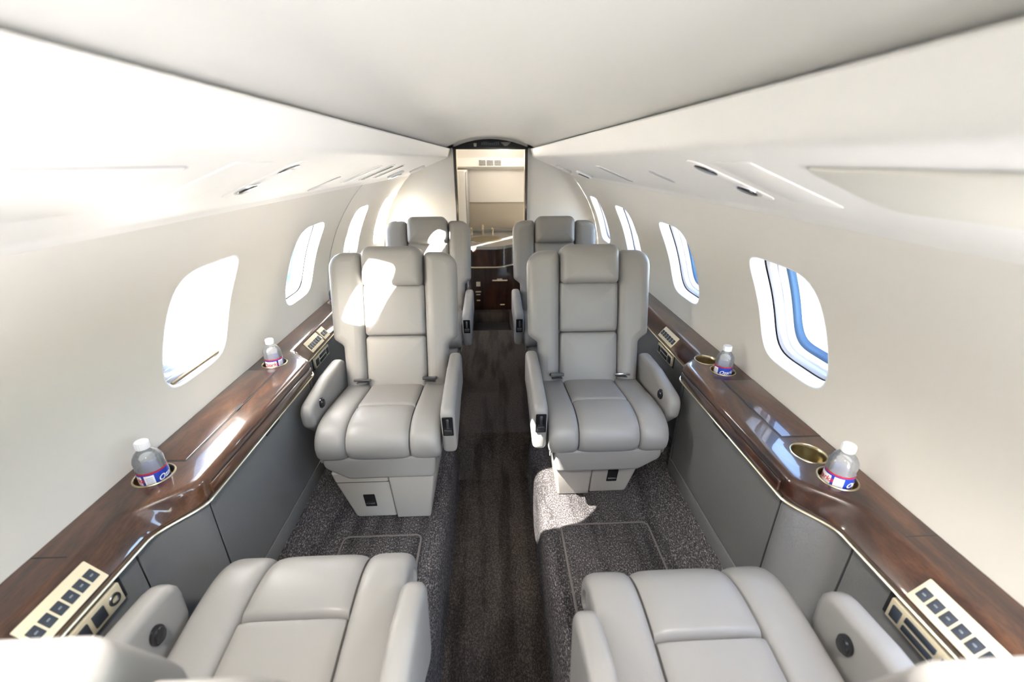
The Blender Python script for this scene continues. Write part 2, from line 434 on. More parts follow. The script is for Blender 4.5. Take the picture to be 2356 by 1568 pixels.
# pictograms: cup-like emblem, grille-like display, winged emblem
link('emblem', slab([(-.116, E+.082, .001), (-.100, E+.082, .001), (-.096, E+.104, .001), (-.120, E+.104, .001)], .002, .0005, lambda u, v, h: (u, YB-.0225-h, v), ns=1, nr=1), 'sign_print', T)
for i in range(9):
    link('display_bar', box(-.064+i*.0145, -.054+i*.0145, YB-.0245, YB-.0225, E+.092, E+.110+.004*math.sin(i), .0005), 'button_slate', T)
for i in range(4):
    w_ = .034-.007*i
    link('emblem', box(.108-w_, .108+w_, YB-.0245, YB-.0225, E+.106-.006*i, E+.1095-.006*i, .0005), 'sign_print', T)

# ------------------------------------------------------------------ lavatory behind the doorway
bm = bmesh.new()
grid(bm, [[(x, 4.25, z) for z in (0, E-.37)] for x in (-.75, .75)]); o = struct(link('wall_lavatory_back', bm, 'lav_beige', smooth=False))
bm = slab(rect(-.31, .75, E-.375, E-.085, .004), .012, .003, lambda u, v, h: (u, 4.25-h, v), ns=2, nr=2); link('white_panel', bm, 'lav_white', o)
bm = bmesh.new(); grid(bm, [[(x, y, z) for y, z in ((4.25, E-.09), (4.13, E-.075), (4.10, E-.06), (4.10, E+.01), (4.08, E+.03), (3.95, E+.10), (3.7, E+.11), (YB+.03, E+.11))] for x in (-.75, .75)])
o = struct(link('ceiling_lavatory', bm, 'lav_white'))
bm = bmesh.new(); grid(bm, [[(-.305, y, z) for z in (0, E+.12)] for y in (YB+.02, 4.25)]); o = struct(link('wall_lavatory_left', bm, 'lav_white', smooth=False))
T = thing('mirror_cabinet', 'grey wall cabinet beside the sink in the lavatory', 'cabinet', (-.25, 3.96, E-.55), world=True)
link('body', box(-.299, -.212, 3.72, 4.20, E-.55, E-.085, .004), 'lav_white', T)
link('door', box(-.211, -.203, 3.73, 4.19, E-.54, E-.095, .003), 'lav_grey', T)
bm = bmesh.new(); grid(bm, [[(.62, y, z) for z in (0, E+.12)] for y in (YB+.02, 4.25)]); struct(link('wall_lavatory_right', bm, 'lav_beige', smooth=False))
T = thing('air_grille', 'white louvred air grille high on the lavatory wall', 'vent', (0, 4.10, E-.03), world=True)
link('frame', slab(rect(-.118, .104, E-.062, E+.004, .004), .008, .003, lambda u, v, h: (u, 4.10-h, v), ns=2, nr=2), 'panel_white', T)
for i in range(3):
    x0 = -.105+i*.068
    link('louvre_opening', box(x0, x0+.060, 4.090, 4.0915, E-.053, E-.006, .0005), 'dark_slot', T)
    for k in range(4):
        link('slat', box(x0, x0+.060, 4.086, 4.0905, E-.047+k*.0115, E-.0435+k*.0115, .0005), 'panel_white', T)
# ceiling lamp in the lavatory
T = thing('lavatory_lamp', 'warm round lamp in the lavatory ceiling', 'lamp', (.1, 3.75, E+.105), world=True)
link('diffuser', lathe([(.0, 0), (.06, 0), (.065, .006), (0, .007)], .1, 3.75, E+.098, 24, cap=False), 'lamp_glow', T)
ll = bpy.data.lights.new('lavatory_bulb', 'POINT'); ll.energy = 1.5; ll.color = (1, .90, .77); ll.shadow_soft_size = .05
lo_ = bpy.data.objects.new('lavatory_bulb', ll); C.objects.link(lo_); lo_.location = (.1, 3.75, E+.03)
# vanity
T = thing('vanity_cabinet', 'dark glossy walnut vanity with rounded basin front in the lavatory', 'cabinet', (0, 3.6, 0), world=True)
link('body', box(-.285, .60, 3.58, 4.2, .001, .42, .004), 'walnut_dark', T)
def vprof(d, x0=-.29, x1=.60):
    pts = []
    for i in range(41):
        x = x0+(x1-x0)*i/40; u = (x+.06)/.22
        y = 3.56-.11*smooth(1.45-abs(u)*1.15)-d
        pts.append((x, y))
    return pts
def vslab(z0, z1, d):
    bm = bmesh.new(); p = vprof(d); rows = []
    for z in (z0, z0+.004, z1-.004, z1): rows.append([(x, y, z) for x, y in p]+[(.60, 4.2, z), (-.29, 4.2, z)])
    vs = grid(bm, rows, True); bm.faces.new(vs[0]); bm.faces.new(vs[-1]); return bm
link('apron_panel', vslab(.415, .556, .0), 'walnut_dark', T)
link('brass_edge', vslab(.405, .415, .004), 'brass_trim', T)
o = link('counter_top', vslab(.556, .580, .014), 'stone_counter', T)
link('backsplash', box(-.29, .60, 4.17, 4.20, .58, .61, .003), 'stone_counter', o)
bm = bmesh.new(); rows = []
for r, z in ((1.08, .5815), (1.0, .584), (.94, .5825), (.85, .5812), (.0, .581)):
    rows.append([(-.055+.125*r*math.cos(2*PI*j/32), 3.79+.15*r*math.sin(2*PI*j/32), z) for j in range(32)])
grid(bm, rows, True); link('brass_basin', bm, 'brass', T)
for x in (-.185, .005):
    f_ = link('faucet_handle', tube([(x, 4.03, .58), (x, 4.03, .63), (x-.002, 4.0, .64)], .009), 'brass_trim', T)
link('spout', tube([(-.085, 4.10, .58), (-.085, 4.10, .635), (-.085, 4.07, .655), (-.085, 4.0, .65), (-.085, 3.97, .63)], .010), 'brass_trim', T)
for x0, x1, z0, z1 in ((-.143, -.108, .215, .255), (-.150, -.104, .162, .172), (-.146, -.110, .138, .146), (-.143, -.113, .085, .094)):
    link('label_plate', box(x0, x1, 3.574, 3.580, z0, z1, .001), 'bezel_cream', T)
link('drawer_handle', box(-.005, .125, 3.565, 3.580, .262, .272, .003), 'bezel_cream', T)
link('latch_plate', box(.035, .08, 3.568, 3.580, .274, .282, .002), 'bezel_cream', T)
link('latch_plate', box(.06, .10, 3.574, 3.580, .045, .052, .002), 'bezel_cream', T)
for x in (-.08, .17): link('door_gap', box(x, x+.003, 3.5785, 3.5797, .01, .40, .0004), 'gap_dark', T)

# ------------------------------------------------------------------ floors
AL, AR, YR, DROP = -.185, .160, 1.69, -.285
XW = .80
def platform(s, xe, name):
    prof = [(xe, DROP), (xe, -.055), (xe+s*.006, -.03), (xe+s*.018, -.011), (xe+s*.036, -.002), (xe+s*.055, 0), (s*.30, 0), (s*.53, 0), (s*.545, .003), (s*.56, .014), (s*.63, .095), (s*.66, .14), (s*.70, .16), (s*XW, .20)]
    prof = [p for i, p in enumerate(prof) if True]
    bm = bmesh.new(); ys = [YF+i*(YR-YF)/30 for i in range(31)]
    rows = [[(x, y, z) for x, z in prof] for y in ys]
    # rounded corner toward the riser
    for k in range(1, 5):
        f = k/4; d = .05*(1-math.cos(f*PI/2)); y = YR+.05*math.sin(f*PI/2)
        rows.append([(x+(s*d if i < 6 else 0), y, z) for i, (x, z) in enumerate(prof)])
    grid(bm, rows)
    return struct(link(name, bm, 'carpet'))
platform(-1, AL, 'floor_platform_left'); platform(1, AR, 'floor_platform_right')
bm = bmesh.new(); grid(bm, [[(x, y, DROP) for x in (AL-.01, AR+.01)] for y in (YF, .3, 1.0, YR+.06)]); struct(link('floor_aisle', bm, 'carpet_aisle', smooth=False))
bm = bmesh.new()
rows = [[(x, y, z) for x in (AL-.09, 0, AR+.09)] for y, z in ((YR+.052, DROP), (YR+.05, -.03), (YR+.054, -.012), (YR+.068, -.001))]
grid(bm, rows); struct(link('floor_riser', bm, 'carpet_aisle'))
# aft floor with a shallow well before the vanity
bm = bmesh.new(); WX0, WX1, WY0, WY1 = -.165, .140, 3.09, 3.50
xs = [-XW, -.66, -.56, WX0, WX1, .56, .66, XW]; zs = [.20, .14, 0, 0, 0, 0, .14, .20]; ys = [YR+.05, WY0, WY1, 4.25]
V = {}
for i, y in enumerate(ys):
    for j, x in enumerate(xs): V[i, j] = bm.verts.new((x, y, zs[j]-(.001 if False else 0)))
for i in range(3):
    for j in range(7):
        if (i, j) == (1, 3): continue
        bm.faces.new((V[i, j], V[i, j+1], V[i+1, j+1], V[i+1, j]))
d = [bm.verts.new((x, y, -.10)) for x, y in ((WX0, WY0), (WX1, WY0), (WX1, WY1), (WX0, WY1))]
u = [V[1, 3], V[1, 4], V[2, 4], V[2, 3]]
for k in range(4): bm.faces.new((u[k], u[(k+1) % 4], d[(k+1) % 4], d[k]))
bm.faces.new(d); struct(link('floor', bm, 'carpet_aisle', smooth=False))
T = thing('step_mat', 'black mat in the step well at the lavatory door', 'mat', (0, 3.3, -.1), world=True)
link('pile', box(WX0+.004, WX1-.004, WY0+.004, WY1-.004, -.0995, -.085, .004), 'rubber_mat', T)
# foot mats between facing seats
for s, x0, x1, y0, y1, lb in ((-1, -.535, -.262, .62, 1.135, 'dark carpet foot mat on the platform before the seat with the sunlit headrest'), (1, .225, .545, .60, 1.155, 'dark carpet foot mat on the platform before the seat with silver buckle')):
    T = thing('foot_mat', lb, 'mat', ((x0+x1)/2, (y0+y1)/2, 0), world=True)
    link('pile', slab(rect(x0+.004, x1-.004, y0+.004, y1-.004, .02), .0075, .003, lambda u, v, h: (u, v, .0008+h), ns=4, nr=2), 'carpet', T)
    pts = [(p.x, p.y, .006) for p in rpoly(rect(x0, x1, y0, y1, .024), .003, 5)]
    link('binding', tube(pts+[pts[0]], .0045, 6), 'mat_binding', T)

# ------------------------------------------------------------------ side ledges
LZ = E-.65
def make_side(s):
    R_ = s > 0
    ya, yb = (.735, 1.29) if R_ else (.785, 1.385)
    NX, WX = .738, .652
    def xi(y):
        if y < ya: f = smooth((y-(ya-.115))/.115)
        else: f = 1-smooth((y-yb)/.10)
        return NX+(WX-NX)*f
    ys = sorted(set([round(v, 4) for v in [YF+.5+i*.06 for i in range(66)]+[ya-.13+i*.0075 for i in range(22)]+[yb-.02+i*.0075 for i in range(18)]]))
    ys = [y for y in ys if y < YB-.03]+[YB-.004]
    nm = 'right' if R_ else 'left'
    T = thing('side_ledge', 'glossy walnut side ledge with four brass cup holders under the open windows' if R_ else 'glossy walnut side ledge under the window with the drawn shade', 'ledge', (s*.75, 1.0, LZ), world=True)
    LEDGE[s] = T
    bm = bmesh.new(); rows = []
    for y in ys:
        x = xi(y); wide = (NX-x)/(NX-WX); tl = .026*(1-wide)+.006   # lean of the face
        xb = x-tl+.004*wide
        cs = [(.8275, LZ), (x+.02, LZ), (x+.010, LZ-.0012), (x+.003, LZ-.005), (x-.001, LZ-.011), (x-.001-.30*tl, LZ-.022), (xb+.002, LZ-.044), (xb, LZ-.050), (xb+.002, LZ-.056), (xb+.02, LZ-.058), (.8275, LZ-.058)]
        rows.append([(s*a, y, z) for a, z in cs])
    vs = grid(bm, rows, True); bm.faces.new(vs[0]); bm.faces.new(vs[-1])
    led = link('ledge_top', bm, 'walnut', T)
    cups = [(.750, .808), (.754, .720), (.745, 1.327), (.762, 1.245)] if R_ else [(.764, .800), (.760, 1.371), (.775, 2.06)]
    bm = bmesh.new()
    for cx, cy in cups:
        b2 = lathe([(.0365, LZ-.045), (.0365, LZ+.02)], s*cx, cy, 0, 32)
        me = bpy.data.meshes.new('t'); b2.to_mesh(me); b2.free(); bm.from_mesh(me); bpy.data.meshes.remove(me)
    cut = link('cut', bm, 'brass', smooth=False)
    md = led.modifiers.new('b', 'BOOLEAN'); md.operation = 'DIFFERENCE'; md.solver = 'EXACT'; md.object = cut
    bpy.context.view_layer.update()
    dg = bpy.context.evaluated_depsgraph_get(); me = bpy.data.meshes.new_from_object(led.evaluated_get(dg))
    led.modifiers.clear(); old = led.data; led.data = me; bpy.data.objects.remove(cut)
    while len(me.materials) > 1: me.materials.pop()
    for p in me.polygons: p.use_smooth = True; p.material_index = 0
    me.set_sharp_from_angle(angle=math.radians(30))
    for cx, cy in cups:
        prof = [(0, -.044), (.030, -.044), (.0345, -.040), (.0358, -.01), (.0362, .0005), (.0375, .0022), (.0395, .002), (.0405, .0003)]
        link('cup_holder', lathe(prof, s*cx, cy, LZ, 40, cap=False), 'brass', T)
    # brass line under the wood
    link('brass_line', tube([(s*((xi(y)-(.026*(1-(NX-xi(y))/(NX-WX))+.006))+.001), y, LZ-.0605) for y in ys], .003, 6), 'brass_trim', T)
    # storage lid with gap and finger notch
    y0, y1 = (.876, 1.175) if R_ else (.85, 1.315)
    xl = .727
    link('lid_gap', box(*sorted((s*(xl-.004), s*.828)), y0-.004, y1+.004, LZ-.0005, LZ+.0006, .0002), 'gap_dark', T)
    lid = link('storage_lid', box(*sorted((s*xl, s*.826)), y0, y1, LZ-.0005, LZ+.0018, .0008), 'walnut', T)
    ym = (y0+y1)/2
    bm = bmesh.new(); n_ = 14; vs = [bm.verts.new((s*(xl-.004+.012*math.sin(PI*i/n_)), ym-.02*math.cos(PI*i/n_), LZ+.0022)) for i in range(n_+1)]; bm.faces.new(vs)
    link('finger_notch', bm, 'gap_dark', lid)
    # small flush seam on the narrow ledge
    sy = .585 if not R_ else .56
    link('seam', box(*sorted((s*.765, s*.826)), sy, sy+.0022, LZ, LZ+.0006, .0002), 'gap_dark', T)
    # folding table leaf behind the wide front
    xf = WX-.006+.004
    link('table_slot', box(*sorted((s*(xf-.0012), s*(xf+.01))), ya+.02, yb-.005, LZ-.026, LZ-.0215, .0005), 'gap_dark', T)
    lf = link('table_leaf', box(*sorted((s*(xf-.0045), s*(xf+.01))), ya+.012, yb+.004, LZ-.0545, LZ-.0265, .003), 'walnut', T)
    # ---------- panels below
    P = thing('side_console', 'grey leather console under the ledge with four cup holders' if R_ else 'grey leather console under the ledge by the drawn shade', 'console', (s*.7, 1.0, .2), world=True); CONS[s] = P
    def sect(y0, y1, x_in=.011):
        yy = [y for y in ys if y0+.004 < y < y1-.004]; yy = [y0, y0+.003]+yy+[y1-.003, y1]
        bm = bmesh.new(); rows = []
        for y in yy:
            x = xi(y); wide = (NX-x)/(NX-WX); xb = x-(.026*(1-wide)+.006)+x_in
            e = .004 if (y in (y0, y1)) else 0
            rows.append([(s*(xb+e), y, LZ-.0585), (s*(xb+e), y, .35), (s*(xb+e+.001), y, .22), (s*(xb+e+.002), y, .15), (s*(xb+e+.012), y, .15), (s*(xb+e+.012), y, LZ-.0585)])
        vs = grid(bm, rows, True); bm.faces.new(vs[0]); bm.faces.new(vs[-1]); return bm
    c0, c1 = ya-.135, ya+.004
    for y0, y1 in ((YF+.5, c0), (c0, c1), (c1, yb-.01), (yb-.01, YB-.006)):
        link('panel', sect(y0, y1), 'grey_leather', P)
    link('table_pull', box(*sorted((s*(xf+.0045), s*(xf+.012))), (ya+yb)/2-.03, (ya+yb)/2+.05, LZ-.082, LZ-.066, .001), 'gap_dark', P)
    for yq in (c0, c1, yb-.01):
        xq = xi(yq); wq = (NX-xq)/(NX-WX); xb = xq-(.026*(1-wq)+.006)+.011
        link('panel_seam', tube([(s*(xb+.0012), yq, LZ-.064), (s*(xb+.0012), yq, .30), (s*(xb+.0022), yq, .155)], .0016, 6), 'gap_dark', P)
    xs_ = WX-.006+.011
    link('kick_strip', box(*sorted((s*(xs_-.004), s*xs_)), c1, yb, .10, .185, .002), 'grey_leather', P)
    # ---------- control panels
    return xi
LEDGE, CONS = {}, {}
xiR = make_side(1); xiL = make_side(-1)
def face_pt(s, y, v, h):
    """point on the leaning wood face of the narrow ledge: v along the slope (0 top .. 1 bottom), h proud"""
    x0, z0, x1, z1 = .7355, LZ-.012, .708, LZ-.046
    d = Vector((x1-x0, z1-z0)).normalized(); n_ = Vector((d.y, -d.x))
    return (s*(x0+(x1-x0)*v+n_.x*h), y, z0+(z1-z0)*v-abs(n_.y)*0+h*.62)
def control(s, y0, y1, n, label):
    T0 = LEDGE[s]
    Lf = math.hypot(.0275, .034)
    bz = slab(rect(y0, y1, -.10*Lf, 1.02*Lf, .002), .004, .001, lambda u, v, h: face_pt(s, u, v/Lf, h), ns=2, nr=2)
    T = link('control_strip', bz, 'bezel_cream', T0); T['label'] = label
    p = (y1-y0)/(n+.35)
    for i in range(n):
        a = y0+p*(.25+i); b = a+p*.78
        o = link('button', slab(rect(a, b, .27*Lf, .74*Lf, .001), .0058, .0008, lambda u, v, h: face_pt(s, u, v/Lf, h), ns=2, nr=2), 'button_slate', T)
        m_ = (a+b)/2
        link('icon', slab(rect(m_-p*.15, m_+p*.15, .47*Lf, .54*Lf, .0003), .0062, .0003, lambda u, v, h: face_pt(s, u, v/Lf, h), ns=1, nr=1), 'icon_pale', T)
    return T
control(1, .350, .480, 6, 'cream six-button control strip on the ledge beside the near seat under the bare ledge end')
control(-1, .455, .582, 6, 'cream button control strip on the ledge beside the near seat on the drawn-shade side')
control(1, 1.535, 1.675, 6, 'small button control strip on the ledge beside the seat with silver buckle')
control(-1, 1.555, 1.675, 6, 'small button control strip on the ledge beside the sunlit seat')
control(-1, 1.69, 1.745, 2, 'two-socket outlet plate on the ledge beside the sunlit seat')
def handset(s, y0, y1, label, layout):
    xp = .738-.032+.011; zt, zb = LZ-.074, LZ-.118
    T = link('handset_panel', box(*sorted((s*(xp-.0015), s*(xp+.01))), y0-.008, y1+.012, zb-.006, zt+.006, .001), 'dark_slot', CONS[s]); T['label'] = label
    bz = link('bezel', box(*sorted((s*(xp-.010), s*(xp+.004))), y0, y1, zb, zt, .002), 'bezel_cream', T)
    L_ = y1-y0
    if len(layout) == 3:
        bm = bmesh.new(); yj, zj = y0+.88*L_, (zt+zb)/2
        grid(bm, [[(s*(xp-.0102-h), yj+r_*math.cos(2*PI*j/20), zj+r_*math.sin(2*PI*j/20)) for j in range(20)] for r_, h in ((.012, 0), (.011, .002), (.007, .002), (.006, -.001), (.0001, -.001))], True)
        link('jack', bm, 'dark_metal', T)
    for a, b, c, d in layout:
        link('button', box(*sorted((s*(xp-.0125), s*(xp-.009))), y0+a*L_, y0+b*L_, zb+c*(zt-zb), zb+d*(zt-zb), .0008), 'button_slate', T)
lay1 = [(.80, .94, .2, .8), (.30, .74, .16, .42), (.30, .74, .58, .84), (.04, .22, .2, .8)]
lay2 = [(.58, .74, .2, .8), (.36, .52, .2, .8), (.14, .30, .2, .8)]
handset(1, .372, .497, 'recessed cream handset panel in the grey side panel below the six-button strip', lay1)
handset(-1, .44, .592, 'recessed cream handset panel with round jack in the grey side panel', lay2)
handset(1, 1.515, 1.665, 'recessed handset panel beside the seat with silver buckle', lay1)
handset(-1, 1.56, 1.71, 'recessed handset panel beside the sunlit seat', lay1)

# ------------------------------------------------------------------ bottles
def bottle(x, y, rot, label):
    z0 = LZ-.043; k = .032
    T = thing('water_bottle', label, 'bottle', (x, y, z0), rot, 'small water bottles in the cup holders')
    T.scale = (.87, .87, .945)
    prof = [(.0, .001), (.022, 0), (.029, .004), (k, .012), (k, .075), (k*.985, .080), (k, .086), (k, .094), (.0295, .102), (.024, .111), (.017, .118), (.0125, .122), (.0125, .126), (0, .126)]
    link('body', lathe(prof, 0, 0, 0, 40, cap=False), 'bottle_clear', T)
    cp = link('cap', lathe([(0, .124), (.0148, .124), (.0152, .126), (.0150, .140), (.0138, .142), (0, .142)], 0, 0, 0, 36, cap=False), 'cap_white', T)
    for i in range(18):
        a = 2*PI*i/18
        link('cap_rib', slab(rect(-.0009, .0009, .127, .139, .0006), .0008, .0003, lambda u, v, h: ((.0149+h)*math.cos(a)-u*math.sin(a), (.0149+h)*math.sin(a)+u*math.cos(a), v), ns=1, nr=1), 'cap_white', cp)
    def band(name, a0, a1, za, zb, mt, par, off=.0004):
        bm = bmesh.new(); n_ = max(2, int(abs(a1-a0)/.15)); 
        rows = [[((k+off)*math.cos(a0+(a1-a0)*i/n_), (k+off)*math.sin(a0+(a1-a0)*i/n_), z) for i in range(n_+1)] for z in (za, zb)]
        grid(bm, rows); return link(name, bm, mt, par, recalc=False)
    lb = band('label_wrap', 0, 2*PI, .022, .072, 'label_blue', T)
    band('red_band', 0, 2*PI, .068, .072, 'label_red', lb, .0007)
    band('red_band', 0, 2*PI, .022, .028, 'label_red', lb, .0007)
    # -y is the side the label front faces
    f0 = -PI/2
    band('barcode_panel', f0-.80, f0-.15, .030, .065, 'label_white', lb, .0007)
    for i in range(7): band('print_line', f0-.70, f0-.25, .034+i*.004, .0355+i*.004, 'label_print', lb, .001)
    band('white_panel', f0-2.45, f0-1.0, .030, .064, 'label_white', lb, .0007)
    band('red_panel', f0-2.45, f0-1.2, .028, .040, 'label_red', lb, .0009)
    for cen, colr in ((.90, 'label_white'), (-1.68, 'label_red')):
        cu = bpy.data.curves.new('t', 'FONT'); cu.body = 'Ozarka'; cu.size = .0185; cu.align_x = 'CENTER'; cu.shear = .25; cu.offset = .0003
        o = bpy.data.objects.new('t', cu); C.objects.link(o); dg = bpy.context.evaluated_depsgraph_get()
        me = bpy.data.meshes.new_from_object(o.evaluated_get(dg)); bpy.data.objects.remove(o); me.materials.clear(); me.materials.append(M[colr])
        for v in me.vertices:
            a = f0+cen+v.co.x/k; zz = .046+v.co.y+.10*v.co.x; v.co = Vector(((k+.0013)*math.cos(a), (k+.0013)*math.sin(a), zz))
        q_ = bpy.data.objects.new('lettering', me); C.objects.link(q_); put(q_, lb)
bottle(.754, .720, math.radians(-10), 'small water bottle beside an empty brass cup holder, before the bare ledge end')
bottle(.762, 1.245, math.radians(-53), 'small water bottle at the ledge end beside the seat with silver buckle')
bottle(-.764, .800, math.radians(50), 'small water bottle at the ledge end before the lid on the drawn-shade side')
bottle(-.760, 1.371, math.radians(99), 'small water bottle at the ledge end next to the sunlit seat')
bottle(-.775, 2.06, math.radians(10), 'small water bottle on the narrow ledge behind the sunlit seat')

# ------------------------------------------------------------------ seats
def pillow(path, x0, x1, t, p=3.6, nx=14, r=.03, ra=None, rb=None):
    P = [Vector(q) for q in path]; n_ = len(P)
    nor = []
    for i in range(n_):
        d = (P[min(i+1, n_-1)]-P[max(i-1, 0)]).normalized(); nor.append(Vector((d.y, -d.x)))  # (y, z) normals
    L = [0]
    for i in range(1, n_): L.append(L[-1]+(P[i]-P[i-1]).length)
    bm = bmesh.new(); top, bot = [], []
    us = [math.sin(PI/2*(-1+2*j/nx)) for j in range(nx+1)]
    for i in range(n_):
        ef = 1
        for e, q_ in ((L[i], ra or r), (L[-1]-L[i], rb or r)):
            if e < q_: ef = min(ef, math.sqrt(max(0, 1-((q_-e)/q_)**2)))
        a, b = [], []
        for u_ in us:
            h = t*(max(0, 1-abs(u_)**p))**(1/p)*ef
            q = P[i]-nor[i]*(t-h); x = (x0+x1)/2+(x1-x0)/2*u_
            a.append((x, q.x, q.y)); w_ = P[i]-nor[i]*t; b.append((x, w_.x, w_.y))
        top.append(a); bot.append(b)
    grid(bm, top); grid(bm, bot)
    bmesh.ops.remove_doubles(bm, verts=bm.verts, dist=.00008)
    return bm
def spline(pts, n_):
    out = []; k = len(pts)
    for i in range(k-1):
        p0, p1, p2, p3 = [Vector(pts[max(0, min(k-1, i+j))]) for j in (-1, 0, 1, 2)]
        for q in range(n_):
            t = q/n_; out.append(.5*((2*p1)+(p2-p0)*t+(2*p0-5*p1+4*p2-p3)*t*t+(3*p1-p0-3*p2+p3)*t**3))
    out.append(Vector(pts[-1])); return out
def seat(label, loc, rotz, ax, recline, base_y=-.03, arm_shift=0., buckle='dark_metal', group='leather cabin seats'):
    """local frame: seat faces -y, origin on the platform; ax = side (+1/-1) of the aisle"""
    T = thing('cabin_seat', label, 'seat', loc, rotz, group)
    o_ = -ax
    # cushion: outer path from the back over the top and down the rolled front (y, z)
    cp = [(.215, .408), (.14, .414), (.05, .425), (-.04, .436), (-.10, .438), (-.145, .430), (-.178, .410), (-.196, .378), (-.196, .345), (-.182, .318), (-.165, .308)]
    full = spline(cp, 5)
    link('seat_bolster', pillow(full, -.200, -.101, .030), 'leather', T)
    link('seat_bolster', pillow(full, .101, .200, .030), 'leather', T)
    isp = 5*3-1
    def fine(pp): return [pp[0]+(pp[1]-pp[0])*f for f in (0, .08, .2, .4, .7)]+pp[1:]
    link('seat_pad', pillow(fine(full[isp:]), -.102, .102, .030, p=5, ra=.016), 'leather', T)
    link('seat_pad', pillow(fine(full[:isp+1][::-1])[::-1], -.102, .102, .027, p=5, rb=.010), 'leather', T)
    core = [(.22, .30, .01), (.22, .392, .01), (.05, .402, .02), (-.10, .414, .03), (-.15, .40, .03), (-.174, .36, .02), (-.16, .30, .02)][::-1]
    link('cushion_core', slab([(a, b, c) for a, b, c in core], .385, .012, lambda u, v, h: (-.1925+h, u, v), ns=3, nr=3), 'leather', T)
    # lower front panel with cut outboard corner
    fp = [(ax*.180, .318, .02), (ax*.172, .228, .018), (o_*.115, .228, .03), (o_*.190, .275, .03), (o_*.192, .318, .02)]
    if ax > 0: fp = fp[::-1]
    fp = fp if sum((fp[i][0]*fp[(i+1) % 5][1]-fp[(i+1) % 5][0]*fp[i][1]) for i in range(5)) > 0 else fp[::-1]
    link('front_panel', slab(fp, .34, .012, lambda u, v, h: (u, .17-h, v), ns=3, nr=3), 'leather', T)
    # base: aisle-side block and outboard drawer
    def ccw(pp): return pp if sum(pp[i][0]*pp[(i+1) % len(pp)][1]-pp[(i+1) % len(pp)][0]*pp[i][1] for i in range(len(pp))) > 0 else pp[::-1]
    lean = .05
    base_y_ = base_y
    def bf(u, v, h): return (u, (.20-h)-(lean*(v/.25) if h > .1 else 0), v+.0006)
    link('base_block', slab(ccw([(ax*.135, 0, .006), (ax*.168, .248, .006), (ax*.012, .248, .003), (ax*.012, 0, .004)]), .20-base_y, .008, bf, ns=2, nr=3), 'seat_plastic', T)
    dr = link('base_drawer', slab(ccw([(ax*.009, .004, .004), (ax*.009, .248, .003), (o_*.178, .248, .006), (o_*.172, .20, .012), (o_*.135, .004, .015)]), .194-base_y, .008, bf, ns=3, nr=3), 'seat_plastic', T)
    fy = base_y+.006-lean*.5
    if base_y < -.06: link('drawer_seam', slab(rect(min(ax*.010, o_*.172), max(ax*.010, o_*.172), .199, .2015, .0005), .003, .0005, lambda u, v, h: (u, base_y+.0065-lean*(.2/.25)-h+.0015, v), ns=1, nr=1), 'gap_dark', dr)
    lx = o_*.070
    def lf(u, v, h): return (u, base_y+.006-lean*((v)/.25)-h, v)
    lt = link('latch', slab(rect(lx-.020, lx+.020, .070, .135, .003), .003, .001, lf, ns=2, nr=2), 'black_gloss', dr)
    link('latch_bar', slab(rect(lx-.016, lx+.016, .085, .091, .001), .006, .0008, lf, ns=1, nr=1), 'chrome', lt)
    # backrest
    ca, sa = math.cos(recline), math.sin(recline)
    def bk(u, v, h): return (u, .195+v*sa-h*ca, .402+v*ca+h*sa)
    sil = [(-.190, -.10, .02), (.190, -.10, .02), (.194, .150, .02), (.232, .178, .018), (.238, .497, .085), (-.238, .497, .085), (-.232, .178, .018), (-.194, .150, .02)]
    link('back_shell', slab(sil, .105, .03, lambda u, v, h: bk(u, v, h-.105), ns=4, nr=4), 'leather', T)
    wing = [(.117, -.055, .02), (.196, -.045, .03), (.201, .150, .018), (.238, .178, .022), (.243, .507, .085), (.117, .507, .02)]
    for sg in (1, -1):
        ww = wing if sg > 0 else [(-a, b, c) for a, b, c in wing][::-1]
        link('back_wing', slab(ww, .075, .030, lambda u, v, h: bk(u, v, h-.030), ns=5, nr=5, crown=.001, cw=.007), 'leather', T)
    link('lumbar_pad', slab(rect(-.116, .116, -.05, .188, .016), .058, .020, lambda u, v, h: bk(u, v, h-.022), ns=4, nr=4, crown=.005, cw=.055), 'leather', T)
    link('back_pad', slab(rect(-.116, .116, .1885, .388, .016), .060, .020, lambda u, v, h: bk(u, v, h-.022), ns=4, nr=4, crown=.005, cw=.055), 'leather', T)
    link('headrest', slab([(-.112, .378, .02), (.112, .378, .02), (.113, .528, .035), (-.113, .528, .035)], .135, .034, lambda u, v, h: bk(u, v, h-.062-.10*max(0, v-.48)), ns=5, nr=5, crown=.003, cw=.032), 'leather', T)
    # armrests
    for side in (ax, o_):
        d = arm_shift
        arm = [(-.185+d, .498, .035), (-.165+d, .325, .02), (-.13+d, .315, .02), (.10, .375, .03), (.225, .375, .03), (.225, .525, .04), (.06, .525, .05)]
        if side == o_: arm = [(-.135+d*.55, .486+d*.18, .04), (-.13+d*.55, .415, .03), (-.06+d*.4, .345, .03), (.225, .34, .03), (.225, .505+d*.1, .04), (.06, .508+d*.1, .05)]
        arm = ccw(arm)
        xc = side*.2285
        a_ = link('armrest', slab(arm, .046, .016, lambda u, v, h: (xc-.023+h, u, v), ns=4, nr=4), 'leather', T)
        if side == ax:
            # recline lever plate on the slanted arm front
            def af(u, v, h): return (xc+u, -.1845+d+.020*((.498-v)/.173)-h, v)
            pl = link('lever_plate', slab(rect(-.017, .017, .400, .474, .003), .004, .0012, af, ns=2, nr=2), 'black_gloss', a_)
            link('lever', slab(rect(-.012, .012, .408, .426, .002), .009, .0015, af, ns=2, nr=2), 'dark_metal', a_)
            link('lever_slot', slab(rect(-.004, .004, .430, .467, .001), .006, .0008, af, ns=1, nr=1), 'dark_metal', a_)
        else:
            yk = -.06+d*.6; xk = xc-side*.023
            bm = bmesh.new(); rows = []
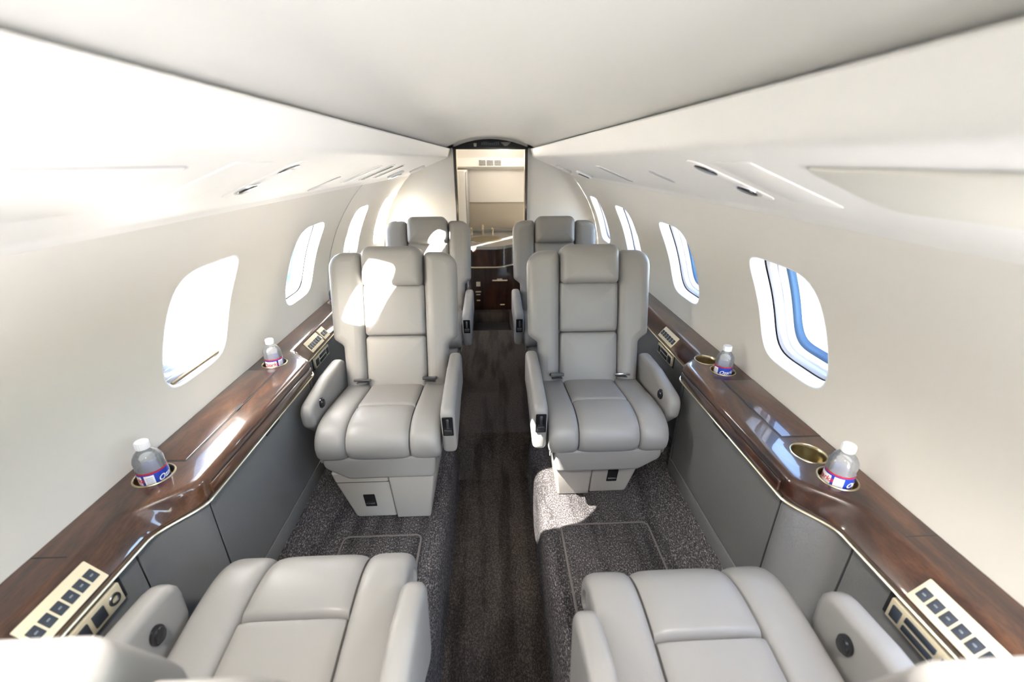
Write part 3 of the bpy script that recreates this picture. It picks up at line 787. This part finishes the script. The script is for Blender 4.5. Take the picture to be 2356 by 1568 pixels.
            for r_, h_ in ((.019, 0), (.019, .004), (.015, .0055), (.014, .009), (.011, .0105), (0.0001, .011)):
                rows.append([(xk-side*h_, yk+r_*.8*math.cos(2*PI*j/24), .465+r_*math.sin(2*PI*j/24)) for j in range(24)])
            grid(bm, rows, True); link('recline_button', bm, 'black_gloss', a_)
    # lap belt ends
    b1 = link('belt_webbing', slab(rect(.108, .150, .0, .05, .004), .004, .0015, lambda u, v, h: (ax*u if ax > 0 else -u, .185-v, .417+h+v*.18), ns=1, nr=1), 'webbing', T)
    link('buckle', slab(rect(.104, .158, .035, .075, .005), .014, .004, lambda u, v, h: (ax*u if ax > 0 else -u, .185-v*.8, .418+h+v*.35), ns=2, nr=2), 'dark_metal' if buckle != 'chrome' else 'webbing', b1)
    b2 = link('belt_webbing', slab(rect(.108, .150, .0, .05, .004), .004, .0015, lambda u, v, h: (o_*u, .185-v, .417+h+v*.18), ns=1, nr=1), 'webbing', T)
    link('buckle_tongue', slab(rect(.098, .160, .030, .058, .004), .010, .003, lambda u, v, h: (o_*u, .185-v*.8, .418+h+v*.30), ns=2, nr=2), 'chrome' if buckle == 'chrome' else 'dark_metal', b2)
    return T
RC = math.radians
seat('light grey leather seat facing forward with bright sunlight on its headrest', (-.380, 1.335, 0), 0, 1, RC(16), base_y=-.115)
seat('light grey leather seat facing forward with a silver belt buckle', (.375, 1.34, 0), 0, -1, RC(16), base_y=-.03, buckle='chrome')
seat('rear light grey leather seat in front of the bulkhead behind the sunlit seat', (-.365, 2.22, 0), 0, 1, RC(14))
seat('rear light grey leather seat in front of the bulkhead behind the silver-buckle seat', (.360, 2.22, 0), 0, -1, RC(14))
seat('light grey leather seat with its back to the viewer beside the drawn-shade ledge', (-.385, .53, 0), PI, -1, RC(21), arm_shift=.135)
seat('light grey leather seat with its back to the viewer beside the bare ledge end', (.380, .46, 0), PI, 1, RC(18.5), arm_shift=.135)

# added spot under the shaded-side reading light, imitates a sun patch by the opposite seat
rl = bpy.data.lights.new('added_spot', 'SPOT'); rl.energy = 230.0; rl.color = (1, .96, .88); rl.spot_size = math.radians(12.5); rl.spot_blend = .06; rl.shadow_soft_size = .006
ro = bpy.data.objects.new('added_spot', rl); C.objects.link(ro); ro.location = psu(-1, .372, .865, .012)
ro.rotation_euler = (Vector((.175, 1.265, .10))-ro.location).to_track_quat('-Z', 'Y').to_euler()
# ------------------------------------------------------------------ portals for the daylight openings (sampling aid only, no light of their own)
def portal(loc, direction, sx, sy):
    L_ = bpy.data.lights.new('daylight_opening', 'AREA'); L_.shape = 'RECTANGLE'; L_.size = sx; L_.size_y = sy; L_.cycles.is_portal = True
    o = bpy.data.objects.new('daylight_opening', L_); C.objects.link(o); o.location = loc
    o.rotation_euler = Vector(direction).to_track_quat('-Z', 'Y').to_euler()
for s in (1, -1):
    for yc in WIN[s]:
        p = wp(s, yc, PHIC, .10); portal(p, (-s*math.cos(PHIC), 0, -math.sin(PHIC)), .36, .36)
portal((.86, -.45, .35), (-1, 0, 0), 1.6, 1.4)
portal((.56, YF-.01, .80), (0, 1, 0), .55, 1.15)
